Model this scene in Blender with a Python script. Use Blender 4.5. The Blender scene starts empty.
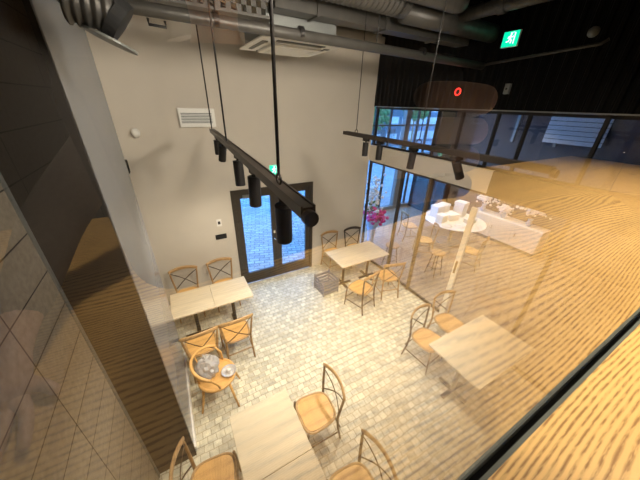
import bpy, bmesh, math, random
from mathutils import Vector, Matrix
random.seed(7)
C = bpy.context.scene.collection
PI = math.pi
V = Vector

# ------------------------------------------------------------------ materials
def new_mat(name):
    m = bpy.data.materials.new(name); m.use_nodes = True
    nt = m.node_tree; nt.nodes.clear()
    return m, nt, nt.nodes, nt.links

def N(nt, typ, **kw):
    n = nt.nodes.new(typ)
    for k, v in kw.items(): setattr(n, k, v)
    return n

def ramp(nt, stops, interp='LINEAR'):
    n = nt.nodes.new('ShaderNodeValToRGB'); n.color_ramp.interpolation = interp
    e = n.color_ramp.elements
    while len(e) < len(stops): e.new(0.5)
    for i, (p, c) in enumerate(stops):
        e[i].position = p; e[i].color = (c[0], c[1], c[2], 1) if len(c) == 3 else c
    return n

def math_n(nt, op, a, b=None, c=None):
    n = nt.nodes.new('ShaderNodeMath'); n.operation = op
    for i, v in enumerate((a, b, c)):
        if v is None: continue
        if isinstance(v, (int, float)): n.inputs[i].default_value = v
        else: nt.links.new(v, n.inputs[i])
    return n.outputs[0]

def plain(name, col, rough=.6, metal=0., noise=.08, scale=30., bump=0., emit=0., spec=.5, coat=0.):
    m, nt, nd, ln = new_mat(name)
    out = N(nt, 'ShaderNodeOutputMaterial'); b = N(nt, 'ShaderNodeBsdfPrincipled')
    tc = N(nt, 'ShaderNodeTexCoord'); no = N(nt, 'ShaderNodeTexNoise')
    no.inputs['Scale'].default_value = scale; no.inputs['Detail'].default_value = 4
    ln.new(tc.outputs['Object'], no.inputs['Vector'])
    r = ramp(nt, [(.25, tuple(c*(1-noise) for c in col)), (.75, tuple(min(1, c*(1+noise)) for c in col))])
    ln.new(no.outputs['Fac'], r.inputs['Fac']); ln.new(r.outputs[0], b.inputs['Base Color'])
    b.inputs['Roughness'].default_value = rough; b.inputs['Metallic'].default_value = metal
    b.inputs['Specular IOR Level'].default_value = spec
    b.inputs['Coat Weight'].default_value = coat
    if bump:
        bp = N(nt, 'ShaderNodeBump'); bp.inputs['Strength'].default_value = bump; bp.inputs['Distance'].default_value = .01
        ln.new(no.outputs['Fac'], bp.inputs['Height']); ln.new(bp.outputs[0], b.inputs['Normal'])
    if emit:
        ln.new(r.outputs[0], b.inputs['Emission Color']); b.inputs['Emission Strength'].default_value = emit
    ln.new(b.outputs[0], out.inputs[0])
    return m

def wood(name, light, dark, freq=80., warp=11., rot=0., rough=.4, stretch=(.55, 2.2), dash=.55, lines=.4, coat=0.):
    """grain runs along local X; growth rings bend into cathedrals; pores break the rings into dashes"""
    m, nt, nd, ln = new_mat(name)
    out = N(nt, 'ShaderNodeOutputMaterial'); b = N(nt, 'ShaderNodeBsdfPrincipled')
    tc = N(nt, 'ShaderNodeTexCoord'); mp = N(nt, 'ShaderNodeMapping')
    mp.inputs['Rotation'].default_value = (0, 0, rot)
    ln.new(tc.outputs['Object'], mp.inputs['Vector'])
    def noise(sx, sy, scale, detail):
        q = N(nt, 'ShaderNodeMapping'); q.inputs['Scale'].default_value = (sx, sy, sy)
        n = N(nt, 'ShaderNodeTexNoise'); n.inputs['Scale'].default_value = scale; n.inputs['Detail'].default_value = detail
        ln.new(mp.outputs[0], q.inputs[0]); ln.new(q.outputs[0], n.inputs['Vector']); return n.outputs['Fac']
    sp = N(nt, 'ShaderNodeSeparateXYZ'); ln.new(mp.outputs[0], sp.inputs[0])
    big = noise(stretch[0], stretch[1], 1., 1.)
    small = noise(8, 30, 1., 2.)
    v = math_n(nt, 'MULTIPLY', sp.outputs[1], freq)
    v = math_n(nt, 'MULTIPLY_ADD', big, warp, v)
    v = math_n(nt, 'MULTIPLY_ADD', small, .6, v)
    fr = math_n(nt, 'FRACT', v)
    tri = math_n(nt, 'ABSOLUTE', math_n(nt, 'SUBTRACT', fr, .5))      # 0 .. .5
    ring = ramp(nt, [(.0, (1, 1, 1)), (.17, (.55, .55, .55)), (.34, (0, 0, 0))])
    ln.new(tri, ring.inputs[0])
    pore = noise(45, 330, 1., 3.)
    pr = ramp(nt, [(.42, (1, 1, 1)), (.6, (0, 0, 0))]); ln.new(pore, pr.inputs[0])
    f = math_n(nt, 'MULTIPLY', ring.outputs[0], math_n(nt, 'MULTIPLY_ADD', pr.outputs[0], dash, lines))
    tone = noise(1.5, 9, 1., 3.)
    tr = ramp(nt, [(.3, tuple(c*.86 for c in light)), (.7, tuple(min(1, c*1.08) for c in light))]); ln.new(tone, tr.inputs[0])
    mx = N(nt, 'ShaderNodeMix', data_type='RGBA'); ln.new(f, mx.inputs[0]); ln.new(tr.outputs[0], mx.inputs[6])
    mx.inputs[7].default_value = (*dark, 1)
    ln.new(mx.outputs[2], b.inputs['Base Color']); b.inputs['Roughness'].default_value = rough
    b.inputs['Coat Weight'].default_value = coat; b.inputs['Coat Roughness'].default_value = .25
    ln.new(b.outputs[0], out.inputs[0])
    return m

def tiles(name, c1, c2, mortar, w, h, off=.5, msize=.006, rough=.6, rotz=0., bump=.3, tint=None, seed_scale=1., shift=(0, 0, 0), coat=0., plane='xy'):
    m, nt, nd, ln = new_mat(name)
    out = N(nt, 'ShaderNodeOutputMaterial'); b = N(nt, 'ShaderNodeBsdfPrincipled')
    tc = N(nt, 'ShaderNodeTexCoord'); mp = N(nt, 'ShaderNodeMapping')
    mp.inputs['Rotation'].default_value = (0, 0, rotz); mp.inputs['Location'].default_value = shift
    sx = N(nt, 'ShaderNodeSeparateXYZ'); cx = N(nt, 'ShaderNodeCombineXYZ'); ln.new(tc.outputs['Object'], sx.inputs[0])
    ln.new(sx.outputs['xyz'.index(plane[0])], cx.inputs[0]); ln.new(sx.outputs['xyz'.index(plane[1])], cx.inputs[1])
    ln.new(cx.outputs[0], mp.inputs[0])
    br = N(nt, 'ShaderNodeTexBrick'); br.offset = off
    br.inputs['Color1'].default_value = (*c1, 1); br.inputs['Color2'].default_value = (*c2, 1); br.inputs['Mortar'].default_value = (*mortar, 1)
    br.inputs['Scale'].default_value = 1; br.inputs['Mortar Size'].default_value = msize
    br.inputs['Brick Width'].default_value = w; br.inputs['Row Height'].default_value = h; br.inputs['Mortar Smooth'].default_value = .3
    if tint:                                   # hand-set stones: wobble the grid a little
        nn = N(nt, 'ShaderNodeTexNoise'); nn.inputs['Scale'].default_value = 5
        ln.new(mp.outputs[0], nn.inputs['Vector'])
        vm = N(nt, 'ShaderNodeVectorMath', operation='MULTIPLY_ADD'); vm.inputs[1].default_value = (tint,)*3
        ln.new(nn.outputs['Color'], vm.inputs[0]); ln.new(mp.outputs[0], vm.inputs[2]); ln.new(vm.outputs[0], br.inputs['Vector'])
    else: ln.new(mp.outputs[0], br.inputs['Vector'])
    no = N(nt, 'ShaderNodeTexNoise'); no.inputs['Scale'].default_value = 14 * seed_scale; no.inputs['Detail'].default_value = 5
    ln.new(tc.outputs['Object'], no.inputs['Vector'])
    r = ramp(nt, [(.3, (.78, .78, .78)), (.7, (1.12, 1.12, 1.12))]); ln.new(no.outputs['Fac'], r.inputs[0])
    mx = N(nt, 'ShaderNodeMix', data_type='RGBA', blend_type='MULTIPLY'); mx.inputs[0].default_value = 1
    ln.new(br.outputs['Color'], mx.inputs[6]); ln.new(r.outputs[0], mx.inputs[7]); ln.new(mx.outputs[2], b.inputs['Base Color'])
    b.inputs['Roughness'].default_value = rough; b.inputs['Coat Weight'].default_value = coat
    bp = N(nt, 'ShaderNodeBump'); bp.inputs['Strength'].default_value = bump; bp.inputs['Distance'].default_value = .006; bp.invert = True
    ln.new(br.outputs['Fac'], bp.inputs['Height']); ln.new(bp.outputs[0], b.inputs['Normal'])
    ln.new(b.outputs[0], out.inputs[0]); return m

def glass(name, f0, tint=(1, 1, 1), rough=0.):
    """thin pane: Schlick reflectance over a clear sheet, the same from both sides"""
    m, nt, nd, ln = new_mat(name)
    out = N(nt, 'ShaderNodeOutputMaterial'); ge = N(nt, 'ShaderNodeNewGeometry')
    d = N(nt, 'ShaderNodeVectorMath', operation='DOT_PRODUCT'); ln.new(ge.outputs['Normal'], d.inputs[0]); ln.new(ge.outputs['Incoming'], d.inputs[1])
    c = math_n(nt, 'ABSOLUTE', d.outputs['Value'])
    p = math_n(nt, 'POWER', math_n(nt, 'SUBTRACT', 1., c), 5.)
    F = math_n(nt, 'MULTIPLY_ADD', p, 1-f0, f0)
    F2 = math_n(nt, 'DIVIDE', math_n(nt, 'MULTIPLY', F, 2.), math_n(nt, 'ADD', F, 1.))
    tr = N(nt, 'ShaderNodeBsdfTransparent'); tr.inputs[0].default_value = (*tint, 1)
    gl = N(nt, 'ShaderNodeBsdfGlossy'); gl.inputs['Roughness'].default_value = rough
    mx = N(nt, 'ShaderNodeMixShader'); ln.new(F2, mx.inputs[0]); ln.new(tr.outputs[0], mx.inputs[1]); ln.new(gl.outputs[0], mx.inputs[2])
    ln.new(mx.outputs[0], out.inputs[0]); return m

def clear(name, tint=(1, 1, 1)):
    m, nt, nd, ln = new_mat(name)
    out = N(nt, 'ShaderNodeOutputMaterial'); tr = N(nt, 'ShaderNodeBsdfTransparent'); tr.inputs[0].default_value = (*tint, 1)
    ln.new(tr.outputs[0], out.inputs[0]); return m

def glow(name, col, s):
    m, nt, nd, ln = new_mat(name)
    out = N(nt, 'ShaderNodeOutputMaterial'); e = N(nt, 'ShaderNodeEmission')
    e.inputs[0].default_value = (*col, 1); e.inputs[1].default_value = s
    ln.new(e.outputs[0], out.inputs[0]); return m

M = {}
M['counter'] = wood('ash_counter', (.76, .47, .155), (.29, .14, .03), freq=84, warp=34, dash=.85, lines=.35, rough=.42)
M['counter2'] = wood('ash_counter_return', (.74, .45, .15), (.33, .165, .04), freq=74, warp=40, rot=-.9, dash=.85, lines=.35, rough=.42)
M['table_oak'] = wood('washed_oak', (.76, .66, .47), (.56, .45, .32), freq=60, warp=6, dash=.5, lines=.3, rough=.5)
M['chair_oak'] = wood('chair_oak', (.46, .28, .12), (.26, .14, .05), freq=90, warp=5, rough=.45)
M['seat_oak'] = wood('seat_oak', (.80, .46, .15), (.55, .28, .08), freq=70, warp=4, rough=.4)
M['rail_oak'] = wood('rail_oak', (.56, .35, .15), (.34, .19, .08), freq=70, warp=4, rough=.4)
M['dark_oak'] = wood('dark_oak', (.045, .032, .024), (.02, .014, .01), freq=70, warp=4, rough=.4)
M['strap'] = plain('dark_strap', (.09, .06, .04), .45, .3)
M['black'] = plain('black_metal', (.018, .016, .015), .45, .4)
M['blackmat'] = plain('black_matte', (.012, .012, .012), .8)
M['track'] = plain('track_bronze', (.045, .035, .028), .4, .5)
M['wall'] = plain('beige_plaster', (.66, .60, .51), .9, noise=.03, scale=4, bump=.05)
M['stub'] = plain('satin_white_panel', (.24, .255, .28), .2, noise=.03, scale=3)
M['white'] = plain('white_plastic', (.90, .88, .82), .4, noise=.02)
M['grey'] = plain('grey_metal', (.22, .23, .22), .45, .3, noise=.05)
M['edge'] = plain('anodised_edge', (.085, .095, .082), .6, .0, noise=.05)
M['greyd'] = plain('grey_galvanised', (.075, .07, .062), .45, .3, noise=.15, scale=12)
M['ceil'] = plain('dark_concrete', (.10, .094, .085), .9, noise=.2, scale=5)
M['ceilblack'] = plain('black_ceiling', (.012, .012, .012), .9)
M['bronze'] = plain('door_bronze', (.055, .045, .034), .45, .3, noise=.15)
M['brass'] = plain('brass_post', (.20, .14, .07), .4, .5, noise=.2)
M['chrome'] = plain('chrome', (.7, .68, .62), .2, 1.)
M['green'] = plain('exit_green', (.0, .42, .22), .5, noise=0, emit=1.6)
M['signwhite'] = plain('exit_white', (.8, 1., .9), .5, noise=0, emit=1.2)
M['red'] = plain('alarm_red', (.9, .03, .02), .4, noise=0, emit=1.5)
M['cladding_shade'] = plain('dark_brown_cladding_and_shade', (.032, .027, .022), .7, noise=.1, scale=3)  # cladding colour, also used as painted shade on unlit wall parts
M['walltile'] = tiles('large_brown_tile', (.29, .25, .20), (.33, .285, .225), (.02, .016, .014), 1.2, .257, 0., .005, .5, bump=.15, seed_scale=2, plane='yz', shift=(-.25, -.166, 0))
M['cobble'] = tiles('cobble', (.58, .54, .41), (.86, .82, .62), (.46, .41, .30), .10, .088, .5, .006, .5, tint=.05, bump=.25)
M['plank'] = tiles('grey_oak_planks', (.34, .25, .17), (.42, .32, .22), (.16, .11, .07), 1.1, .14, .4, .004, .38, rotz=.0, bump=.15)
M['paver'] = tiles('street_paver', (.30, .30, .31), (.52, .52, .52), (.16, .16, .17), .26, .13, .5, .016, .6, rotz=.3, bump=.2)
M['pane'] = glass('window_glass', .04)
M['front_glass'] = glass('balustrade_glass', .14)
M['clear'] = clear('clear_sheet')
M['blue_white'] = plain('pale_blind', (.62, .66, .70), .7, noise=.04)
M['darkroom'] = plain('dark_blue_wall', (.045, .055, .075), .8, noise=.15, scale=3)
M['skin'] = plain('skin', (.50, .29, .20), .5, noise=.06, scale=40)
M['hoodie'] = plain('brown_knit', (.11, .085, .07), .9, noise=.2, scale=90, bump=.2)
M['trouser'] = plain('dark_denim', (.03, .035, .05), .9, noise=.2, scale=90)
M['hair'] = plain('black_hair', (.012, .01, .009), .5, noise=.3, scale=80)
M['phone'] = plain('phone_back', (.045, .035, .032), .3, noise=.02)
M['cabinet'] = plain('black_cabinet', (.018, .018, .02), .5)
M['crate'] = plain('grey_crate', (.20, .21, .23), .5)
M['plastic'] = plain('clear_plastic', (.85, .85, .85), .12, noise=.02, coat=.5)
M['magenta'] = plain('magenta_petals', (.75, .03, .25), .6, noise=.25)
M['petal'] = plain('white_petals', (.85, .80, .74), .6, noise=.1)
M['leaf'] = plain('leaf_green', (.08, .2, .05), .6, noise=.3)
M['wrap'] = plain('pale_blue_wrap', (.50, .62, .75), .3, noise=.15, scale=8)
M['cream'] = plain('cream_card', (.85, .80, .66), .6)
M['bldA'] = tiles('pale_facade', (.85, .85, .82), (.88, .88, .85), (.10, .16, .2), 2.2, 1.6, 0., .45, .6, bump=0, plane='xz')
M['bldB'] = tiles('brick_facade', (.75, .70, .64), (.8, .75, .68), (.12, .18, .24), 1.8, 1.5, 0., .35, .6, bump=0, plane='xz')
M['diffuser'] = glow('lamp_face', (1, .82, .58), 14)

M['plastic'].node_tree.nodes['Principled BSDF'].inputs['Transmission Weight'].default_value = .55
def corrugated(name, col, period):
    m, nt, nd, ln = new_mat(name)
    out = N(nt, 'ShaderNodeOutputMaterial'); b = N(nt, 'ShaderNodeBsdfPrincipled')
    b.inputs['Base Color'].default_value = (*col, 1); b.inputs['Roughness'].default_value = .6; b.inputs['Specular IOR Level'].default_value = .12
    ln.new(b.outputs[0], out.inputs[0]); return m
M['corr'] = corrugated('black_ribbed_metal', (.0035, .0034, .0033), .1)

# ------------------------------------------------------------------ mesh helpers
def obj(name, bm, mat, parent=None, smooth=False, bevel=0., loc=None):
    me = bpy.data.meshes.new(name)
    bmesh.ops.recalc_face_normals(bm, faces=bm.faces[:])
    bm.to_mesh(me); bm.free()
    if smooth:
        for p in me.polygons: p.use_smooth = True
    o = bpy.data.objects.new(name, me); C.objects.link(o)
    for mm in (mat if isinstance(mat, (list, tuple)) else [mat]): me.materials.append(M[mm] if isinstance(mm, str) else mm)
    if parent: o.parent = parent
    if loc: o.location = loc
    if bevel:
        b = o.modifiers.new('bevel', 'BEVEL'); b.width = bevel; b.segments = 2; b.limit_method = 'ANGLE'
    return o

def tag(o, label, cat, group=None, kind=None):
    o['label'] = label; o['category'] = cat
    if group: o['group'] = group
    if kind: o['kind'] = kind
    return o

def thing(name, label, cat, loc=(0, 0, 0), rz=0., group=None):
    o = bpy.data.objects.new(name, None); C.objects.link(o); o.empty_display_size = .1
    o.location = loc; o.rotation_euler = (0, 0, rz)
    return tag(o, label, cat, group)

def struct(name, bm, mat, **kw):
    o = obj(name, bm, mat, **kw); o['kind'] = 'structure'; return o

def box(bm, x0, x1, y0, y1, z0, z1, mi=0):
    vs = [bm.verts.new(p) for p in ((x0,y0,z0),(x1,y0,z0),(x1,y1,z0),(x0,y1,z0),(x0,y0,z1),(x1,y0,z1),(x1,y1,z1),(x0,y1,z1))]
    fs = []
    for f in ((0,3,2,1),(4,5,6,7),(0,1,5,4),(1,2,6,5),(2,3,7,6),(3,0,4,7)):
        fc = bm.faces.new([vs[i] for i in f]); fc.material_index = mi; fs.append(fc)
    return bm

def B(*a): 
    bm = bmesh.new()
    if a: box(bm, *a)
    return bm

def tube(bm, pts, rad, seg=10, cap=True, flat=None, closed=False):
    """sweep a circle (or an ellipse: flat=(a,b)) along points"""
    pts = [V(p) for p in pts]; n = len(pts)
    rads = rad if isinstance(rad, (list, tuple)) else [rad]*n
    rings = []; up = None
    for i, p in enumerate(pts):
        if closed: t = (pts[(i+1) % n]-pts[i-1])
        else: t = (pts[min(i+1, n-1)]-pts[max(i-1, 0)])
        t.normalize()
        if up is None:
            up = V((0, 0, 1)) if abs(t.z) < .9 else V((1, 0, 0))
        s = t.cross(up).normalized(); u = s.cross(t).normalized(); up = u
        a, b = (flat if flat else (1, 1))
        rings.append([bm.verts.new(p + s*math.cos(2*PI*k/seg)*rads[i]*a + u*math.sin(2*PI*k/seg)*rads[i]*b) for k in range(seg)])
    for i in range(n if closed else n-1):
        r0, r1 = rings[i], rings[(i+1) % n]
        for k in range(seg): bm.faces.new((r0[k], r0[(k+1) % seg], r1[(k+1) % seg], r1[k]))
    if cap and not closed:
        bm.faces.new(rings[0][::-1]); bm.faces.new(rings[-1])
    return bm

def T(pts, rad, **kw): return tube(bmesh.new(), pts, rad, **kw)

def lathe(bm, prof, seg=24, c=(0, 0, 0)):
    rings = []
    for r, z in prof:
        if r < 1e-5: rings.append([bm.verts.new((c[0], c[1], c[2]+z))])
        else: rings.append([bm.verts.new((c[0]+r*math.cos(2*PI*k/seg), c[1]+r*math.sin(2*PI*k/seg), c[2]+z)) for k in range(seg)])
    for a, b in zip(rings, rings[1:]):
        for k in range(seg):
            k2 = (k+1) % seg
            if len(a) == 1 and len(b) == 1: continue
            if len(a) == 1: bm.faces.new((a[0], b[k2], b[k]))
            elif len(b) == 1: bm.faces.new((a[k], a[k2], b[0]))
            else: bm.faces.new((a[k], a[k2], b[k2], b[k]))
    if len(rings[0]) > 1: bm.faces.new(rings[0][::-1])
    if len(rings[-1]) > 1: bm.faces.new(rings[-1])
    return bm

def prism(bm, poly, z0, z1):
    a = [bm.verts.new((x, y, z0)) for x, y in poly]; b = [bm.verts.new((x, y, z1)) for x, y in poly]
    bm.faces.new(a[::-1]); bm.faces.new(b); n = len(poly)
    for i in range(n): bm.faces.new((a[i], a[(i+1) % n], b[(i+1) % n], b[i]))
    return bm

def copy_tree(o, parent=None):
    c = o.copy(); C.objects.link(c)
    if parent: c.parent = parent
    for ch in list(o.children): copy_tree(ch, c)
    return c

# ------------------------------------------------------------------ camera
CAM = V((0, 0, 3.7))
yaw, pit, rol, foc = .520332, .477685, .0315441, 262.009
f = V((math.sin(yaw)*math.cos(pit), math.cos(yaw)*math.cos(pit), -math.sin(pit)))
r = V((math.cos(yaw), -math.sin(yaw), 0)); u = r.cross(f)
r2 = r*math.cos(rol)+u*math.sin(rol); u2 = -r*math.sin(rol)+u*math.cos(rol)
cam = bpy.data.cameras.new('camera'); co = bpy.data.objects.new('camera', cam); C.objects.link(co)
mw = Matrix((r2, u2, -f)).transposed().to_4x4(); mw.translation = CAM; co.matrix_world = mw
cam.sensor_width = 36; cam.lens = 36*foc/640; cam.clip_start = .002; cam.clip_end = 300
bpy.context.scene.camera = co

# ------------------------------------------------------------------ setting
XS, YB, ZC = 4.15, 5.02, 5.15
struct('floor', B(-3, XS, .03, YB, -.1, 0), 'cobble')
struct('floor_side_room', B(XS, 10.2, -1, 7.5, -.1, 0), 'plank')
struct('floor_mezzanine', B(-.8, XS, -3.6, -.06, 2.3, 2.4), 'plank')
struct('ceiling', B(-3, XS+.1, -3.6, YB+.12, ZC, ZC+.1), 'ceil')
# back wall with the double-door opening x .96..2.65, z 0..2.2
bm = B(-3, .88, YB, YB+.12, 0, ZC); box(bm, 2.65, XS, YB, YB+.12, 0, ZC); box(bm, .88, 2.65, YB, YB+.12, 2.2, ZC)
struct('wall_back', bm, 'wall')
struct('wall_left', B(-3.1, -3, -.1, YB+.12, 0, ZC), 'wall')
struct('wall_behind_camera', B(-.9, XS+.1, -3.7, -3.6, 2.3, ZC), 'cladding_shade')
struct('wall_near', B(-3, XS, -.06, .0504, -.1, 3.20), 'cladding_shade')
bm = bmesh.new()
# brown tile wall running from behind the camera into the hall
me_loc = (-.8, 0, 0)
o = struct('wall_left_tile', B(-.12, 0, -3.6, 2.03, -.1, ZC), 'walltile'); o.location = me_loc
o = struct('wall_left_end_shade', B(-.8, -.415, 2.03, 2.07, 0, ZC), 'cladding_shade')  # dark sheet: the unlit end face, its shade put into the colour
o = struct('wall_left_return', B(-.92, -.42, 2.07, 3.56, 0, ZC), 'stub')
struct('baseboard_left', B(-.42, -.40, 2.07, 3.56, 0, .09), 'white')
struct('wall_left_backing', B(-3, -.92, 2.03, 2.1, 0, ZC), 'wall')
# brown corner post between glazing and plaster
struct('trim_1', B(-.81, -.792, 1.995, 2.03, 0, ZC), 'grey')

# side wall, plane x = 4.15: ribbed black metal above, window band, beige band, glazing
bm = bmesh.new()
y = -3.6
prof = []
while y < YB:
    prof += [(XS-.0, y), (XS-.0, y+.06), (XS-.022, y+.075), (XS-.022, y+.105)]; y += .12
prof = [(a, min(b, YB)) for a, b in prof]
poly = prof + [(XS+.08, YB), (XS+.08, -3.6)]
bm = prism(bmesh.new(), poly, 3.70, ZC)
struct('wall_right_upper', bm, 'corr')
struct('trim_2', B(XS-.03, XS+.09, -3.6, YB, 3.685, 3.70), 'grey')
struct('wall_right_band', B(XS-.02, XS+.1, 2.15, YB, 2.56, 2.9), 'wall')
struct('wall_right_band_shade', B(XS-.02, XS+.1, .052, 2.15, 2.56, 2.9), 'cladding_shade')  # unlit near stretch of the beige band, shade painted as dark brown
struct('wall_right_mezzanine', B(XS, XS+.1, -3.6, -.06, 2.3, 3.69), 'cladding_shade')

def window_frame(n, x0, x1, y0, y1, z0, z1, bars_y, bars_z, mat='blackmat', w=.035, ax='y'):
    """glazed strip on plane x = const (ax y) or y = const (ax x)"""
    root = bpy.data.objects.new('window_%d' % n, None); C.objects.link(root); root['kind'] = 'structure'
    bm = bmesh.new()
    if ax == 'y':
        for b in bars_y: box(bm, x0, x1, b-w/2, b+w/2, z0, z1)
        for b in bars_z: box(bm, x0+.005, x1-.005, y0, y1, b-w/2, b+w/2)
    else:
        for b in bars_y: box(bm, b-w/2, b+w/2, y0, y1, z0, z1)
        for b in bars_z: box(bm, x0, x1, y0+.005, y1-.005, b-w/2, b+w/2)
    obj('window_frame', bm, mat, root)
    xm, ym = (x0+x1)/2, (y0+y1)/2
    g = B(xm-.003, xm+.003, y0, y1, z0, z1) if ax == 'y' else B(x0, x1, ym-.003, ym+.003, z0, z1)
    obj('pane', g, 'pane', root)
    return root
window_frame(1, XS+.02, XS+.07, .04, YB, 2.9, 3.685, [.06, .62, 1.2, 1.95, 2.35, 2.9, 3.35, 4.95], [2.92, 3.665])
# lower glazing with posts
root = window_frame(2, XS+.02, XS+.06, .04, YB, 0, 2.56, [.06, 1.1, 4.97], [.03, 2.54], 'bronze', .05)
for yy in (3.9, 3.2):
    obj('post', B(XS-.01, XS+.06, yy-.022, yy+.022, 0, 2.56), 'bronze' if yy > 3.5 else 'brass', root)
# pale glazed-door stile with its handle
root = bpy.data.objects.new('door_1', None); C.objects.link(root); root['kind'] = 'structure'
obj('stile', B(XS-.04, XS+.0, 2.2, 2.29, 0, 2.3), 'cream', root)
obj('door_handle', B(XS-.06, XS-.04, 2.23, 2.26, 1.05, 1.3), 'brass', root)

# double-height facade glazing of the side room at y = 7.5
window_frame(3, XS+.1, 9.45, 7.46, 7.54, 0.05, 4.2, [4.2, 5.2, 6.3, 6.95, 8.3, 8.85, 9.4], [.08, 3.12, 4.15], 'black', .05, 'x')
struct('trim_3', B(7.62, 7.85, 7.42, 7.6, 0, 4.2), 'grey')
struct('wall_side_room_back', B(9.45, 10.3, 7.4, 7.6, 0, 4.2), 'cladding_shade')
struct('wall_side_room_right', B(10.2, 10.3, -1, 7.6, 0, 4.2), 'cladding_shade')
struct('wall_side_room_near', B(XS, 10.3, -1.1, -1, 0, 4.2), 'cladding_shade')
struct('ceiling_side_room', B(XS+.1, 10.3, -1.1, 7.6, 4.2, 4.3), 'ceilblack')
# upper side room: partitions seen dark through the window band
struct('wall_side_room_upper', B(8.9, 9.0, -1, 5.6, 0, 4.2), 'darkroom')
struct('trim_4', B(8.84, 8.9, 4.35, 4.42, 2.88, 4.2), 'grey')
struct('trim_5', B(8.84, 8.9, 3.3, 3.36, 2.88, 4.2), 'grey')
root = thing('window_blind', 'pale slatted blind hanging behind the upper side window', 'blind', (8.8, 3.1, 2.95))
bm = bmesh.new()
for k in range(9): box(bm, -.02, .02, -.68, .5, .03+k*.105, .12+k*.105)
obj('slat_panel', bm, 'blue_white', root)
obj('head_rail', B(-.03, .03, -.7, .52, .98, 1.03), 'grey', root)

# ------------------------------------------------------------------ glass screen and counter in front of the camera
bm = bmesh.new(); box(bm, -.79, XS-.03, .0398, .0408, 3.215, ZC-.01)
for fc in bm.faces:
    fc.material_index = 0 if fc.calc_center_median().y < .03985 else 1
g = bpy.data.objects.new('window_5', None); C.objects.link(g); g['kind'] = 'structure'
obj('pane', bm, ['front_glass', 'clear'], g)
obj('glazing_channel', B(-.79, XS-.03, .0352, .0502, 3.201, 3.222), 'blackmat', g)
obj('channel_edge', B(-.79, XS-.03, .0295, .0350, 3.201, 3.250), 'edge', g)

# two worktops meeting on a diagonal joint
J = [(1.55, .0293), (2.02, -.209), (2.40, -.44), (4.09, -.81)]
bm = prism(bmesh.new(), [(-.79, .0293), (-.79, -1.257), (4.09, -1.257)] + J[::-1], 3.21, 3.25)
tag(obj('wooden_worktop', bm, 'counter'), 'long honey ash worktop under the glass screen with open wavy grain', 'counter')
bm = prism(bmesh.new(), [(J[0][0]+.003, .0293)] + [(a+.003, b+.001) for a, b in J[1:]] + [(4.094, .0293)], 3.21, 3.2485)
tag(obj('wooden_worktop', bm, 'counter2'), 'ash worktop corner piece joined at a slanting seam, far right', 'counter')
t = thing('counter_base', 'dark panelled base carrying the ash worktops', 'counter', (0, 0, 2.4))
obj('panel', B(-.79, 4.09, -.95, -.08, 0, .81), 'cladding_shade', t)
obj('plinth', B(-.78, 4.08, -.97, -.951, 0, .1), 'black', t)

# ------------------------------------------------------------------ double door
d = bpy.data.objects.new('door_2', None); C.objects.link(d); d['kind'] = 'structure'
bm = B(.88, .95, YB-.02, YB+.1, 0, 2.2); box(bm, 2.58, 2.65, YB-.02, YB+.1, 0, 2.2); box(bm, .95, 2.58, YB-.02, YB+.1, 2.12, 2.2)
obj('door_frame', bm, 'bronze', d)
for x0, x1, hx in ((.955, 1.763, 1.71), (1.767, 2.575, 1.82)):
    y0, y1 = YB+.0, YB+.05
    bm = B(x0, x0+.1, y0, y1, .01, 2.115); box(bm, x1-.1, x1, y0, y1, .01, 2.115)
    box(bm, x0+.1, x1-.1, y0, y1, .01, .27); box(bm, x0+.1, x1-.1, y0, y1, 2.02, 2.115)
    lf = obj('door_leaf', bm, 'bronze', d)
    obj('pane', B(x0+.1, x1-.1, y0+.02, y0+.026, .27, 2.02), 'pane', lf)
    bm = T([(hx, y0, 1.03), (hx, y0-.04, 1.03)], .014); lathe(bm, [(.0, -.03), (.028, -.02), (.032, 0), (.028, .02), (0, .03)], 14, (hx, y0-.055, 1.03))
    obj('door_handle', bm, 'chrome', lf, smooth=True)
    box2 = B(hx-.02, hx+.02, y0-.012, y0, 1.15, 1.21); obj('lock', box2, 'chrome', lf)
obj('door_closer', B(1.1, 1.24, YB-.05, YB, 2.03, 2.09), 'grey', d)

# ------------------------------------------------------------------ outside
o = struct('street_ground', B(-14, 40, YB+.12, 60, -.3, -.03), 'paver')
def building(x0, x1, y0, h, mat, label):
    t = thing('building', label, 'building', ((x0+x1)/2, y0+2, -.03), 0)
    w = (x1-x0)/2
    obj('wall', B(-w, w, -2, 2, 0, h), mat, t)
    obj('roof', B(-w-.1, w+.1, -2.1, 2.1, h, h+.15), 'grey', t)
    bm = bmesh.new()
    for k in range(int((x1-x0)/1.4)):
        box(bm, -w+.3+k*1.4, -w+1.3+k*1.4, -2.05, -2, .3, 2.2)
    obj('window', bm, 'pane', t)
building(13, 22, 22, 5, 'bldA', 'pale low block across the street, left in the upper windows')
building(22.5, 34, 24, 6, 'bldB', 'brown block across the street, right in the upper windows')
for i, (x, yv, s) in enumerate(((14.8, 17.5, 1.0), (20.5, 19, 1.3))):
    t = thing('tree', ('small green street tree before the pale block', 'larger green street tree before the brown block')[i], 'tree', (x, yv, -.03))
    obj('trunk', T([(0, 0, 0), (.05, 0, 1.2), (0, .05, 2.4*s)], [.09, .07, .05]), 'chair_oak', t)
    bm = bmesh.new()
    for k in range(160):
        a = random.uniform(0, 2*PI); b = random.uniform(-1, 1); rr = s*random.uniform(.55, 1)
        c = V((math.cos(a)*math.sqrt(1-b*b)*rr, math.sin(a)*math.sqrt(1-b*b)*rr, 2.9*s+b*rr*.9))
        q = bmesh.ops.create_icosphere(bm, subdivisions=1, radius=random.uniform(.1, .22)*s)
        bmesh.ops.translate(bm, verts=q['verts'], vec=c)
    obj('crown', bm, 'leaf', t)

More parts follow.
